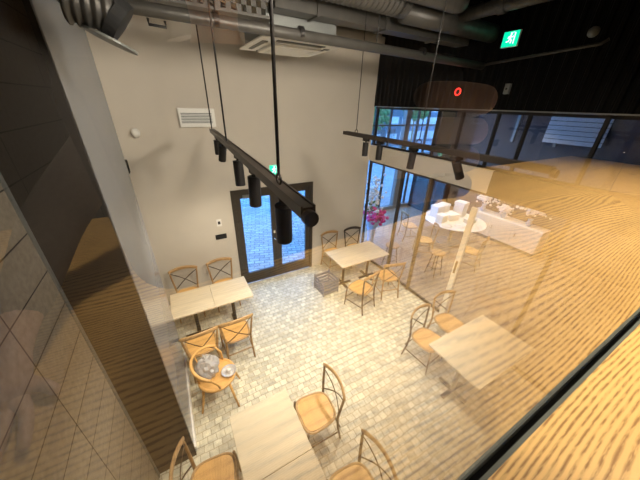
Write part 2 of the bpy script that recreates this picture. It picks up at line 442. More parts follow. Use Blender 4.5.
# ------------------------------------------------------------------ tables
def table(label, x0, x1, y0, y1, group=None):
    cx, cy = (x0+x1)/2, (y0+y1)/2; w, h = (x1-x0)/2, (y1-y0)/2
    t = thing('dining_table', label, 'table', (cx, cy, 0), 0, group)
    obj('tabletop', B(-w, w, -h, h, .712, .74), 'table_oak', t, bevel=.004)
    cols = [0] if w < .45 else [-w*.55, w*.55]
    for c in cols:
        obj('pedestal', T([(c, 0, .03), (c, 0, .70)], .03, seg=14), 'black', t, smooth=False)
        bm = B(c-.22, c+.22, -.03, .03, .0, .025); box(bm, c-.03, c+.03, -.22, .22, .0, .025)
        obj('foot', bm, 'black', t, bevel=.004)
        obj('top_plate', B(c-.12, c+.12, -.12, .12, .70, .712), 'black', t)
    return t
table('pale oak square table by the white wall end, joined left half of the wall pair', -.455, .172, 3.645, 4.29)
table('pale oak square table nearest the double door, right half of the wall pair', .176, .80, 3.645, 4.29)
table('long pale oak table beside the glazed side wall', 2.67, 3.93, 3.68, 4.40)
table('pale oak square table at the bottom, upper half of the foreground pair', .005, .65, 1.157, 1.83)
table('pale oak square table at the bottom edge, lower half of the foreground pair', .005, .65, .49, 1.153)
table('pale oak table at right half veiled by the worktop reflection', 2.68, 3.95, .74, 1.50)

# ------------------------------------------------------------------ cross-back chairs (local: faces +y, back at y = -.24)
def make_chair(rail='rail_oak', frame='chair_oak', strap='strap', seat='seat_oak'):
    t = thing('dining_chair', '-', 'chair')
    # rounded trapezoid seat
    pts = []
    for k in range(28):
        a = 2*PI*k/28; ca, sa = math.cos(a), math.sin(a)
        e = .55
        x = math.copysign(abs(ca)**e, ca); yv = math.copysign(abs(sa)**e, sa)
        pts.append((x*(.205+.02*yv), yv*.205))
    bm = prism(bmesh.new(), [(x*.93, yv*.93) for x, yv in pts], .450, .462)
    obj('seat', bm, seat, t)
    bm = bmesh.new(); tube(bm, [(x, yv, .45) for x, yv in pts], .014, seg=8, closed=True)
    obj('seat_rim', bm, rail, t, smooth=True)
    for s in (-1, 1):
        obj('leg', T([(s*.20, .19, .45), (s*.205, .20, .25), (s*.21, .215, 0)], [.016, .015, .012], seg=8), frame, t, smooth=True)
        obj('leg', T([(s*.20, -.25, 0), (s*.19, -.205, .25), (s*.185, -.19, .45), (s*.205, -.20, .62), (s*.225, -.215, .80), (s*.225, -.22, .865)],
                     [.013, .015, .017, .016, .015, .013], seg=8), frame, t, smooth=True)
    rp = []
    for k in range(13):
        a = -1+2*k/12; rp.append((a*.248, -.215-.055*(1-a*a), .865+.03*(1-a*a)))
    obj('top_rail', T(rp, [.022]+[.030]*11+[.022], seg=10, flat=(.5, 1.15)), rail, t, smooth=True)
    for s in (-1, 1):
        q = []
        for k in range(7):
            a = k/6; x = s*(-.215+.405*a); q.append((x, -.208-.045*math.sin(PI*a), .835-.36*a))
        obj('cross_strap', T(q, .0085, seg=8, flat=(.5, 1.)), strap, t, smooth=True)
    bm = bmesh.new()
    tube(bm, [(-.20, .20, .20), (.20, .20, .20)], .009, seg=6); tube(bm, [(-.195, -.235, .24), (.195, -.235, .24)], .009, seg=6)
    for s in (-1, 1): tube(bm, [(s*.195, -.225, .16), (s*.207, .20, .16)], .009, seg=6)
    obj('stretcher', bm, frame, t, smooth=True)
    return t
oak = make_chair()
darkc = make_chair('dark_oak', 'dark_oak', 'black', 'seat_oak')
darkf = make_chair('rail_oak', 'strap', 'black', 'seat_oak')
used = set()
def chair(proto, x, yv, rz, label, group=None):
    if proto.name in used: o = copy_tree(proto)
    else: o = proto; used.add(proto.name)
    o.location = (x, yv, 0); o.rotation_euler = (0, 0, rz); o['label'] = label; o['category'] = 'chair'
    if group: o['group'] = group
    return o
G = 'cross-back chairs around the hall tables'
chair(oak, -.20, 4.58, PI-.04, 'oak cross-back chair against the beige wall, left one behind the wall tables', G)
chair(oak, .465, 4.58, PI+.02, 'oak cross-back chair against the beige wall next to the double door', G)
chair(oak, -.13, 3.25, .05, 'oak cross-back chair tucked in front of the left wall table', G)
chair(oak, .375, 3.27, .03, 'oak cross-back chair tucked in front of the right wall table', G)
chair(darkf, .93, 1.59, PI/2-.04, 'cross-back chair with dark straps at the foreground tables, farther one', G)
chair(darkf, .91, .76, PI/2+.02, 'cross-back chair with dark straps at the bottom edge of the picture, right of the table', G)
chair(oak, -.25, 1.47, -PI/2-.2, 'oak cross-back chair left of the foreground tables beside the brown wall end', G)
chair(oak, 3.10, 4.72, PI, 'oak cross-back chair behind the long table near the door', G)
chair(darkc, 3.74, 4.68, PI-.08, 'black-framed cross-back chair behind the long table in the wall corner', G)
chair(darkf, 2.86, 3.27, .25, 'cross-back chair with dark legs in front of the long table, left one', G)
chair(oak, 3.62, 3.35, -.25, 'light oak cross-back chair in front of the long table next to the glazing', G)
chair(darkf, 3.00, 1.72, PI+.12, 'cross-back chair behind the right table with its back to the cobbles', G)
chair(oak, 3.62, 1.80, PI-.1, 'oak cross-back chair behind the right table nearest the glazing', G)
chair(oak, 5.75, 4.2, .9, 'oak cross-back chair in the side room left of the round white table')
chair(oak, 6.35, 3.2, .3, 'oak cross-back chair in the side room in front of the round white table')
chair(oak, 6.1, 5.1, -1.9, 'oak cross-back chair in the side room behind the round white table')

# bentwood armchair with a bag and dish added in place of a glassy reflection
t = thing('bentwood_armchair', 'light bentwood armchair with rounded back beside the wall tables', 'chair', (-.02, 2.62, 0), -PI/2-.25)
lathe_pts = [(math.cos(a)*.235, math.sin(a)*.225, .455) for a in [2*PI*k/28 for k in range(28)]]
obj('seat', prism(bmesh.new(), [(x*.95, yv*.95) for x, yv, z in lathe_pts], .445, .46), 'seat_oak', t)
obj('seat_rim', tube(bmesh.new(), lathe_pts, .019, seg=10, closed=True), 'seat_oak', t, smooth=True)
arc = []
for k in range(17):
    a = PI*1.0+PI*k/16; arc.append((math.cos(a)*.27, math.sin(a)*.26, .70+.09*math.sin(PI*k/16)))
obj('arm_rail', T(arc, .019, seg=10), 'seat_oak', t, smooth=True)
for s in (-1, 1):
    obj('leg', T([(s*.15, .16, .45), (s*.18, .2, .2), (s*.21, .24, 0)], [.018, .016, .013], seg=8), 'seat_oak', t, smooth=True)
    obj('leg', T([(s*.15, -.15, .45), (s*.17, -.19, .2), (s*.19, -.23, 0)], [.018, .016, .013], seg=8), 'seat_oak', t, smooth=True)
    obj('arm_support', T([(s*.26, -.02, .70), (s*.25, .05, .58), (s*.22, .06, .46)], .013, seg=8), 'seat_oak', t, smooth=True)
    obj('back_spindle', T([(s*.10, -.245, .775), (s*.09, -.20, .46)], .010, seg=8), 'seat_oak', t, smooth=True)
# crumpled bag shape, added where a lamp reflection gleams
t = thing('reflection_bag', 'added crumpled clear bag in place of a lamp reflection on the bentwood armchair', 'bag', (-.10, 2.68, .465))
bm = bmesh.new(); bmesh.ops.create_icosphere(bm, subdivisions=3, radius=.14)
for v in bm.verts:
    v.co *= 1+random.uniform(-.16, .16); v.co.z = v.co.z*1.15+.125
    if v.co.z < .0: v.co.z = 0
obj('bag_body', bm, 'plastic', t)
bm = bmesh.new()
for k in range(3):
    a = k*2.1; tube(bm, [(0, 0, .22), (.03*math.cos(a), .03*math.sin(a), .27), (.06*math.cos(a), .06*math.sin(a), .32)], [.012, .018, .006], seg=6)
obj('bag_neck', bm, 'plastic', t)
t = thing('reflection_dish', 'added round pale dish in place of a lamp reflection on the bentwood armchair, beside the bag', 'dish', (.13, 2.57, .462))
obj('dish', lathe(bmesh.new(), [(.0, 0), (.05, 0), (.075, .02), (.095, .045), (.098, .045), (.08, .02), (.055, .008), (0, .008)], 28), 'plastic', t, smooth=True)
obj('ornament', lathe(bmesh.new(), [(0, .008), (.03, .012), (.035, .03), (.02, .05), (.028, .06), (0, .07)], 12), 'petal', t, smooth=True)

# crate
t = thing('storage_crate', 'grey slatted crate on the cobbles under the left end of the long table', 'crate', (2.50, 4.02, 0), .06)
bm = bmesh.new()
for k in range(4):
    z = .03+k*.085
    box(bm, -.19, .19, -.19, -.18, z, z+.055); box(bm, -.19, .19, .18, .19, z, z+.055)
    box(bm, -.19, -.18, -.18, .18, z, z+.055); box(bm, .18, .19, -.18, .18, z, z+.055)
obj('slats', bm, 'crate', t)
bm = bmesh.new()
for sx in (-1, 1):
    for sy in (-1, 1): box(bm, sx*.185-.012, sx*.185+.012, sy*.185-.012, sy*.185+.012, 0, .37)
obj('corner_post', bm, 'crate', t)
obj('crate_floor', B(-.18, .18, -.18, .18, .02, .03), 'crate', t)

# stool by the glazing
def stool(x, yv, label):
    t = thing('round_stool', label, 'stool', (x, yv, 0))
    obj('seat', lathe(bmesh.new(), [(.0, .60), (.15, .60), (.17, .61), (.17, .63), (.155, .64), (0, .64)], 24), 'rail_oak', t, smooth=False)
    for k in range(4):
        a = PI/4+k*PI/2; obj('leg', T([(.10*math.cos(a), .10*math.sin(a), .61), (.19*math.cos(a), .19*math.sin(a), 0)], .012, seg=8), 'strap', t, smooth=True)
    ring = [(.16*math.cos(2*PI*k/20), .16*math.sin(2*PI*k/20), .25) for k in range(20)]
    obj('foot_ring', tube(bmesh.new(), ring, .008, seg=6, closed=True), 'strap', t, smooth=True)
stool(4.46, 4.12, 'round wooden stool behind the glazing next to the long table')
stool(5.2, 3.35, 'round wooden stool in the side room between chairs and door stile')

# floor socket under the wall tables
t = thing('floor_socket', 'white floor socket box between the wall tables and their chairs', 'socket', (.05, 3.55, 0))
obj('cover', B(-.06, .06, -.05, .05, 0, .03), 'white', t, bevel=.004)
obj('outlet', B(-.025, .025, -.015, .015, .03, .034), 'grey', t)

# ------------------------------------------------------------------ side room contents
t = thing('round_table', 'round white table loaded with boxes in the side room', 'table', (7.1, 4.35, 0))
obj('tabletop', lathe(bmesh.new(), [(0, .72), (.83, .72), (.85, .735), (.85, .75), (0, .75)], 48), 'white', t)
obj('pedestal', lathe(bmesh.new(), [(.35, 0), (.35, .03), (.06, .06), (.05, .70), (.2, .72)], 24), 'grey', t)
bx = [(-.62, .10, .26, .22, .22, 'cream', 'tall cream'), (-.32, .56, .3, .26, .34, 'white', 'square white'), (.15, .68, .36, .26, .30, 'cream', 'wide cream'),
      (.56, .22, .28, .30, .44, 'white', 'tall white'), (-.08, .08, .34, .26, .18, 'white', 'low white'), (.28, -.42, .3, .24, .12, 'cream', 'flat cream')]
for i, (dx, dy, w, dd, h, mt, nm) in enumerate(bx):
    t = thing('gift_box', nm + ' box ' + ('at the left rim', 'at the back left', 'at the back', 'at the right', 'in the middle', 'at the front')[i] + ' of the round table', 'box', (7.1+dx*.8, 4.35+dy*.8, .75), random.uniform(-.2, .2), 'boxes on the round table')
    obj('carton', B(-w/2, w/2, -dd/2, dd/2, 0, h*.8), mt, t, bevel=.004)
    obj('lid', B(-w/2-.01, w/2+.01, -dd/2-.01, dd/2+.01, h*.8, h), 'white', t, bevel=.004)
for i, (dx, dy) in enumerate(((-.40, -.50), (-.02, -.78), (-.78, -.28))):
    o = obj('plate', lathe(bmesh.new(), [(0, 0), (.08, 0), (.13, .02), (.135, .022), (.085, .008), (0, .006)], 24), 'white', loc=(7.1+dx*.8, 4.35+dy*.8, .75), smooth=True)
    tag(o, ('white plate on the round table, middle of the front-left rim', 'white plate on the round table, nearest the viewer', 'white plate on the round table, farthest left')[i], 'plate', 'plates on the round table')
# stacked gift bags/ flowers
t = thing('flower_bouquet', 'magenta and white flower bouquet in pale blue wrap inside the glazing corner', 'flowers', (4.78, 5.32, 0))
obj('vase', lathe(bmesh.new(), [(.09, 0), (.10, .25), (.13, .5), (.17, .55), (.12, .5), (.0, .45)], 16), 'wrap', t, smooth=True)
def blobs(n, c, sp, r0, r1):
    bm = bmesh.new()
    for k in range(n):
        q = bmesh.ops.create_icosphere(bm, subdivisions=1, radius=random.uniform(r0, r1))
        bmesh.ops.translate(bm, verts=q['verts'], vec=[c[i]+random.gauss(0, sp[i]) for i in range(3)])
    return bm
obj('wrap_paper', lathe(bmesh.new(), [(.08, .5), (.16, .62), (.27, .85), (.26, .85), (.14, .62), (.06, .5)], 9), 'wrap', t)
obj('magenta_blossoms', blobs(90, (.0, -.04, .92), (.15, .12, .08), .04, .07), 'magenta', t)
obj('white_blossoms', blobs(150, (-.1, .03, 1.45), (.13, .1, .26), .03, .055), 'petal', t)
obj('leaves', blobs(60, (-.05, .0, 1.1), (.12, .1, .2), .02, .035), 'leaf', t)
t = thing('sideboard', 'low white sideboard against the side room wall under the blind', 'cabinet', (8.62, 3.65, 0))
obj('carcass', B(-.2, .25, -1.05, 1.0, .1, .78), 'white', t, bevel=.006)
obj('plinth', B(-.17, .25, -1.0, .95, 0, .1), 'grey', t)
for k in range(3):
    dr = obj('door', B(-.222, -.2, -1.03+k*.68, -.38+k*.68, .12, .76), 'cream', t); obj('handle', B(-.24, -.222, -.45+k*.68, -.43+k*.68, .4, .52), 'chrome', dr)
for i, (yv, sc_) in enumerate(((4.4, 1.2), (3.75, .8), (3.05, 1.3))):
    t = thing('flower_vase', ('white blossoms in a vase at the far end of the sideboard', 'smallest vase of white blossoms, middle of the sideboard', 'widest white blossoms in a vase at the near end of the sideboard')[i], 'vase', (8.56, yv, .78), 0, 'vases on the sideboard')
    obj('vase', lathe(bmesh.new(), [(.05, 0), (.08, .08), (.05, .18), (.07, .22), (.05, .2), (0, .05)], 16), 'wrap', t, smooth=True)
    obj('blossoms', blobs(60, (0, 0, .34*sc_), (.06*sc_, .13*sc_, .07), .03, .05), 'petal', t)
# black cabinet and its open shelf
t = thing('wall_cabinet', 'tall black cabinet at the far end of the side room', 'cabinet', (9.0, 6.95, 0))
obj('carcass', B(-.55, .85, -.35, .42, 0, 2.15), 'cabinet', t)
for k, x in enumerate((-.53, -.07, .39)):
    dr = obj('door', B(x, x+.44, -.375, -.35, .05, 2.1), 'cabinet', t)
    obj('handle', B(x+.38, x+.40, -.40, -.375, 1., 1.2), 'chrome', dr)
# exterior door mat / blue kerb under facade
struct('baseboard_facade', B(XS+.1, 9.45, 7.36, 7.46, 0, .12), 'grey')

# ------------------------------------------------------------------ things on the walls
t = thing('wall_lamp', 'small white dome fixture high on the beige wall, left', 'fixture', (-.35, YB, 3.25))
bm = bmesh.new(); bmesh.ops.create_uvsphere(bm, u_segments=20, v_segments=12, radius=.055)
for v in bm.verts: v.co = V((v.co.x, v.co.y*1.1-.09, v.co.z*1.2))
obj('dome', bm, 'white', t, smooth=True)
obj('bracket', T([(0, 0, .02), (0, -.07, .02)], .025, seg=12), 'grey', t)
t = thing('air_vent', 'pale rectangular louvred vent box on the beige wall', 'vent', (.525, YB, 3.32))
obj('casing', B(-.265, .265, -.09, 0, 0, .27), 'white', t, bevel=.006)
bm = bmesh.new()
for k in range(7): box(bm, -.235, .215, -.098, -.088, .06+k*.022, .072+k*.022)
obj('louvre', bm, 'grey', t)
def exit_sign(loc, rz, w, h, label, emit_face=-1):
    t = thing('exit_sign', label, 'sign', loc, rz)
    obj('casing', B(-w/2, w/2, -.03, 0, -h/2, h/2), 'white', t, bevel=.003)
    obj('sign_face', B(-w/2+.006, w/2-.006, -.034, -.030, -h/2+.006, h/2-.006), 'green', t)
    s = h/2*.8; bm = bmesh.new(); yy = -.037
    bm2 = bmesh.ops.create_circle(bm, cap_ends=True, radius=s*.17, segments=12, matrix=Matrix.Translation((.05*s, yy, s*.72)) @ Matrix.Rotation(PI/2, 4, 'X'))
    def limb(pts, r): tube(bm, [(a*s, yy, b*s) for a, b in pts], r*s, seg=6)
    limb([(.02, .5), (-.05, .02)], .15); limb([(-.05, .02), (.28, -.2), (.2, -.7)], .09); limb([(-.05, .02), (-.25, -.35), (-.65, -.4)], .09)
    limb([(.02, .45), (.35, .25), (.5, .42)], .07); limb([(.02, .45), (-.32, .4), (-.45, .1)], .07)
    obj('running_figure', bm, 'signwhite', t)
    bm = B(s*.62, s*.78, -.037, -.034, -s*.8, s*.9); box(bm, -s*.2, s*.62, -.037, -.034, s*.94, s*1.0)
    obj('doorway_mark', bm, 'signwhite', t)
    return t
exit_sign((1.765, YB, 2.52), 0, .19, .21, 'small green running-figure exit sign above the double door')
t = exit_sign((XS-.04, 2.44, 4.50), PI/2-.0, .2, .17, 'green running-figure exit sign on the black upper wall')
t.rotation_euler = (0, 0, -PI/2)
t = thing('thermostat', 'small white framed wall control left of the double door', 'switch', (.60, YB, 1.60))
obj('plate', B(-.045, .045, -.012, 0, -.075, .075), 'white', t, bevel=.003)
obj('screen', B(-.022, .022, -.016, -.012, -.03, .03), 'blackmat', t)
t = thing('switch_plate', 'black horizontal switch plate under the white wall control', 'switch', (.60, YB, 1.30))
obj('plate', B(-.105, .105, -.012, 0, -.05, .05), 'blackmat', t, bevel=.003)
obj('button', B(-.08, -.02, -.018, -.012, -.02, .02), 'black', t)
t = thing('wall_screen', 'black wall screen peeking out behind the white wall end', 'screen', (-1.15, YB, 1.9))
obj('bezel', B(-.52, .52, -.05, 0, -.26, .29), 'blackmat', t); obj('display', B(-.5, .5, -.054, -.05, -.24, .27), 'black', t)
t = thing('wall_speaker', 'black wall speaker peeking out above the wall screen', 'speaker', (-.68, YB, 2.80))
obj('cabinet', B(-.1, .115, -.12, 0, -.12, .07), 'blackmat', t); obj('grille', B(-.09, .105, -.125, -.12, -.11, .06), 'black', t)
t = thing('alarm_light', 'round red alarm ring on the black ribbed wall', 'alarm', (XS-.03, 3.03, 3.93))
ring = [(-.02, .045*math.cos(2*PI*k/24), .045*math.sin(2*PI*k/24)) for k in range(24)]
obj('ring', tube(bmesh.new(), ring, .010, seg=8, closed=True), 'red', t, smooth=True)
obj('base', T([(.01, 0, 0), (-.012, 0, 0)], .05, seg=20), 'blackmat', t)
t = thing('pipe_along_wall', 'thin grey conduit running along the black ribbed wall', 'pipe', (XS-.06, 0, 0))
obj('conduit', T([(0, 2.72, 4.25), (0, 1.5, 4.33), (0, 1.45, 4.36)], .016), 'greyd', t, smooth=True)
bm = bmesh.new(); bmesh.ops.create_icosphere(bm, subdivisions=2, radius=.05, matrix=Matrix.Translation((-.01, 1.6, 4.44)))
obj('sensor', bm, 'grey', t, smooth=True)
t = thing('wall_box', 'small grey box on the black ribbed wall below the conduit', 'box', (XS-.05, 2.3, 3.95))
obj('cover', B(-.02, .025, -.03, .03, -.06, .06), 'grey', t); obj('button', B(-.025, -.02, -.01, .01, -.01, .01), 'blackmat', t)
struct('trim_6', B(2.9, 4.1, YB-.14, YB, 4.72, 4.88), 'wall')

# ------------------------------------------------------------------ ceiling services
t = thing('main_pipe', 'long dark pipe crossing below the ceiling in front of the air conditioner', 'pipe', (0, 2.75, 4.27))
obj('pipe', T([(-2.9, 0, .03), (4.12, 0, -.03)], .045, seg=16), 'greyd', t, smooth=True)
for x in (.55, 1.3, 2.9): obj('clamp', T([(x-.02, 0, .01), (x+.02, 0, .01)], .054, seg=16), 'black', t)
for x in (-.2, .55, 2.2): obj('hanger_rod', T([(x, 0, .04), (x, 0, ZC-4.27)], .006, seg=6), 'black', t)
b_ = obj('clip_bracket', T([(-.05, 0, -.008), (-.05, 0, -.045), (.06, 0, -.050), (.06, 0, -.012)], .010, seg=8), 'black', t, smooth=True); b_.location = (.12, 0, -.038)
b_ = obj('elbow', T([(-.1, -.1, .04), (-.02, -.02, .02), (.04, .04, -.02), (.045, .10, .05)], .028, seg=12), 'greyd', t, smooth=True); b_.location = (-.1, -.15, -.05)
# cable tray with square perforations
t = thing('cable_tray', 'perforated grey cable tray above the main pipe', 'tray', (-.3, 2.97, 4.40))
bm = bmesh.new(); x = 0.
box(bm, 0, 1.42, -.01, .0, -.01, .012); box(bm, 0, 1.42, -.01, 0, .11, .13)
while x < 1.35: box(bm, x, x+.045, -.01, 0, .01, .06); box(bm, x+.045, x+.09, -.01, 0, .06, .112); x += .09
obj('side_web', bm, 'greyd', t)
obj('tray_bed', B(0, 1.42, 0, .16, -.01, .0), 'greyd', t)
bm = bmesh.new()
for k in range(5):
    tube(bm, [(.3+.1*k, .04+.02*k, .01), (.45+.1*k, .04, .2-.03*k), (.7+.1*k, .05, .03), (1.1, .1, .02)], .008, seg=6)
obj('cables', bm, 'black', t, smooth=True)
# rectangular duct, spiral ducts
t = thing('rectangular_duct', 'broad brown-grey rectangular duct below the ceiling', 'duct', (0, 3.0, 4.5))
obj('duct_body', B(1.16, 4.05, 0, .2, 0, .35), 'greyd', t)
for x in (1.6, 2.5, 3.4): obj('flange', B(x, x+.03, -.015, .215, -.015, .365), 'greyd', t)
def ribbed(bm, p0, p1, rad, n, amp):
    pts = [V(p0).lerp(V(p1), k/(n*4)) for k in range(n*4+1)]
    tube(bm, pts, [rad+amp*(1 if k % 4 in (1, 2) else 0) for k in range(n*4+1)], seg=20); return bm
t = thing('flexible_duct', 'ribbed flexible duct along the top edge above the air conditioner', 'duct', (0, 2.6, 4.64))
obj('hose', ribbed(bmesh.new(), (.9, 0, .0), (2.3, 0, 0), .125, 24, .012), 'greyd', t, smooth=True)
obj('collar', T([(2.3, 0, 0), (2.38, 0, 0)], .138, seg=24), 'greyd', t, smooth=False)
t = thing('round_duct', 'smooth round duct with rounded end beside the black wall, top', 'duct', (0, 2.3, 4.63))
obj('pipe', T([(1.4, 0, .0), (2.78, 0, .0), (2.87, 0, 0), (2.9, 0, 0)], [.09, .09, .075, .03], seg=20), 'greyd', t, smooth=True)
t = thing('round_duct', 'long smooth round duct meeting the black wall above the exit sign', 'duct', (0, 2.72, 4.60))
obj('pipe', T([(2.5, 0, .0), (4.12, 0, 0)], .10, seg=20), 'greyd', t, smooth=True)
b_ = obj('branch_pipe', T([(3.32, -.03, .06), (3.32, -1.22, .06)], .065, seg=20), 'greyd', t, smooth=True)
obj('collar', T([(3.32, -.52, .06), (3.32, -.60, .06)], .078, seg=20), 'greyd', t)
# top-left flexible duct with hanging oval plate
t = thing('flexible_duct', 'short ribbed duct with dark collar at the top left corner', 'duct', (.045, 1.8, 4.04))
obj('hose', ribbed(bmesh.new(), (-.30, .0, .03), (-.13, 0, .0), .08, 5, .012), 'greyd', t, smooth=True)
obj('collar', T([(-.14, 0, -.01), (-.105, 0, -.04)], [.095, .09], seg=24), 'blackmat', t)
obj('hanger_rod', T([(-.2, 0, .08), (-.2, 0, 1.11)], .005, seg=6), 'black', t)
bm = T([(-.172, 0, -.109), (-.168, 0, -.100)], .105, seg=28)
obj('end_plate', bm, 'grey', t)
# ceiling cassette air conditioner
t = thing('air_conditioner', 'square white four-way ceiling cassette over the double door', 'air conditioner', (1.57, 3.67, 4.30))
bm = bmesh.new()
w, h = .49, .47
box(bm, -w, w, -h, h, 0, .02); box(bm, -w*.62, w*.62, -h*.62, h*.62, -.035, 0)
obj('panel', bm, 'white', t, bevel=.012)
bm = bmesh.new()
for s in (-1, 1):
    box(bm, -w*.6, w*.6, s*h*.80-.03, s*h*.80+.03, -.008, .0); box(bm, s*w*.80-.03, s*w*.80+.03, -h*.6, h*.6, -.008, 0)
obj('air_slot', bm, 'grey', t)
for s in (-1, 1):
    obj('flap', B(-w*.55, w*.55, s*h*.76-.02, s*h*.76+.02, -.02, -.012), 'white', t)
    obj('flap', B(s*w*.76-.02, s*w*.76+.02, -h*.55, h*.55, -.02, -.012), 'white', t)
bm = bmesh.new()
for k in range(9): box(bm, -w*.5, w*.5, -h*.5+k*.055, -h*.5+k*.055+.012, -.042, -.035)
obj('intake_grille', bm, 'white', t)
obj('housing', B(-.42, .42, -.42, .42, .02, .26), 'grey', t)
for sx in (-1, 1):
    for sy in (-1, 1): obj('hanger_rod', T([(sx*.4, sy*.44, .2), (sx*.4, sy*.44, ZC-4.30)], .006, seg=6), 'black', t)

# ------------------------------------------------------------------ track lights
def spot_light(loc, energy, angle, rot=(0, 0, 0), col=(1, .88, .70), parent=None, size=.03, blend=.6):
    l = bpy.data.lights.new('spot', 'SPOT'); l.energy = energy; l.spot_size = angle; l.spot_blend = blend; l.color = col; l.shadow_soft_size = size
    o = bpy.data.objects.new('spot', l); C.objects.link(o); o.location = loc; o.rotation_euler = rot
    if parent: o.parent = parent
    return o
def track(p0, p1, rods, label, rr=.0075):
    t = thing('lighting_track', label, 'light track', (0, 0, 0))
    bm = bmesh.new()
    a, b = V(p0), V(p1); d_ = (b-a).normalized(); s = d_.cross(V((0, 0, 1))).normalized()
    def bar(w0, w1, z0, z1):
        vs = []
        for q in (a, b):
            for (w_, z_) in ((w0, z0), (w1, z0), (w1, z1), (w0, z1)): vs.append(bm.verts.new(q+s*w_+V((0, 0, z_))))
        for fidx in ((0,1,2,3),(7,6,5,4),(0,4,5,1),(1,5,6,2),(2,6,7,3),(3,7,4,0)): bm.faces.new([vs[i] for i in fidx])
    bar(-.02, .02, 0, .034); bar(-.028, -.021, -.004, .04); bar(.021, .028, -.004, .04)
    obj('rail', bm, 'track', t)
    e = b+d_*.0; obj('end_cap', T([e, e+d_*.03], .028, seg=14), 'track', t)
    for k in rods:
        p = a.lerp(b, k)
        obj('hanger_rod', T([p+V((0, 0, .07)), V((p.x, p.y, ZC))], rr, seg=8), 'black', t, smooth=True)
        obj('hook', tube(bmesh.new(), [p+V((0, 0, .055))+d_*.03*math.cos(2*PI*j/14)+V((0, 0, .022*math.sin(2*PI*j/14))) for j in range(14)], .005, seg=6, closed=True), 'black', t, smooth=True)
    return t
def lamp(p, tilt, az, label, energy, ang, L=.17, R=.035, grp=None):
    t = thing('spotlight', label, 'lamp', p, az, grp)
    hold = obj('adapter', B(-.015, .015, -.05, .05, -.03, 0), 'black', t)
    obj('stem', T([(0, 0, -.03), (0, 0, -.05)], .010, seg=8), 'black', t)
    bm = lathe(bmesh.new(), [(.0, 0), (R, -.0), (R, -L), (R*.85, -L), (R*.8, -L+.03), (0, -L+.03)], 20)
    h = obj('lamp_head', bm, 'black', t, smooth=False); h.location = (0, 0, -.045); h.rotation_euler = (tilt, 0, 0)
    bm = lathe(bmesh.new(), [(0, -L+.022), (R*.78, -L+.022), (R*.78, -L+.026), (0, -L+.026)], 16); obj('lens', bm, 'diffuser', h)
    spot_light((0, 0, -L+.01), energy, ang, parent=h, size=.02)
    return t
Z1 = 3.35
P0, P1 = (.55, 3.82, Z1), (.385, .76, Z1)
track(P0, P1, (.01, .40, .895), 'dark lighting track hanging diagonally across the middle in front of the door')
labs = ['farthest', 'second farthest', 'middle', 'second nearest', 'nearest and largest']
for i, (k, tl, az) in enumerate(((.14, .12, 0), (.30, .35, .3), (.56, -.05, 0), (.73, .05, 0), (.91, .15, -.4))):
    p = V(P0).lerp(V(P1), k)-V((0, 0, .006))
    lamp(p, tl, az, labs[i] + ' black cylinder spotlight on the diagonal track before the door', (48, 36, 28, 22, 16)[i], 1.9, .19 if i > 1 else .16, .038, 'spotlights on the middle track')
Q0, Q1 = (2.17, 3.2, Z1), (2.12, .75, Z1)
track(Q0, Q1, (.11, .54), 'dark lighting track at right before the side windows', .0045)
for i, (k, tl, az) in enumerate(((.20, 0, 0), (.31, 0, .2), (.52, .05, 0), (.72, -.5, 1.2))):
    p = V(Q0).lerp(V(Q1), k)-V((0, 0, .006))
    lamp(p, tl, az, ('farthest', 'second farthest', 'second nearest', 'nearest, tilted')[i] + ' black cylinder spotlight on the right track before the windows', (50, 42, 38, 28)[i], 1.9, .16, .036, 'spotlights on the right track')

def ceiling_lamp(x, yv, z, label, energy, ang, size=.06, col=(1, .88, .70), rot=(0, 0, 0), R=.09):
    t = thing('ceiling_light', label, 'lamp', (x, yv, z))
    obj('housing', lathe(bmesh.new(), [(R*.9, 0), (R, -.01), (R, -.12), (R*.85, -.12), (R*.8, -.09), (0, -.09)], 20), 'black', t)
    obj('diffuser', lathe(bmesh.new(), [(0, -.1), (R*.78, -.1), (R*.78, -.094), (0, -.094)], 20), 'diffuser', t)
    spot_light((0, 0, -.115), energy, ang, rot, col, t, size, .8)
for i, (x, yv, e, tl) in enumerate(((.7, .75, 115, 1.1), (1.8, .75, 190, 1.12), (3.2, .8, 20, .6), (-1.8, 3.6, 40, .4), (1.6, 2.1, 8, 0))):  # fill lamps added out of view, tilted to brighten the back wall
    ceiling_lamp(x, yv, 4.3 if yv < 1.5 else ZC, ('added unseen fill downlight over the foreground tables', 'added unseen fill downlight over the open cobbles', 'added unseen fill downlight over the right table', 'added unseen fill downlight behind the white wall end', 'added unseen fill downlight near the middle of the hall')[i], e, 2.2 if yv < .79 else 2.7, rot=(tl, 0, 0), col=(1, .9, .75), size=.16)
for i, (x, yv, e) in enumerate(((.2, -.9, 30), (1.3, -.6, 105), (2.7, -.55, 85))):
    ceiling_lamp(x, yv, ZC-.4, 'black downlight over the ash worktop, ' + ('left', 'middle', 'right')[i] + ' of three', e, 1.9, .05)
for i, (x, yv, e) in enumerate(((5.6, 3.4, 60), (7.3, 4.4, 230), (5.4, 1.5, 40))):
    ceiling_lamp(x, yv, 4.2, ('black downlight over the side room stools', 'black downlight over the round white table', 'black downlight near the side room door')[i], e, 2.4)
ceiling_lamp(6.9, 2.4, 4.2, 'added bluish lamp standing in for daylight on the blind', 25, 2.3, col=(.8, .9, 1))  # cool lamp added in place of daylight falling on the blind

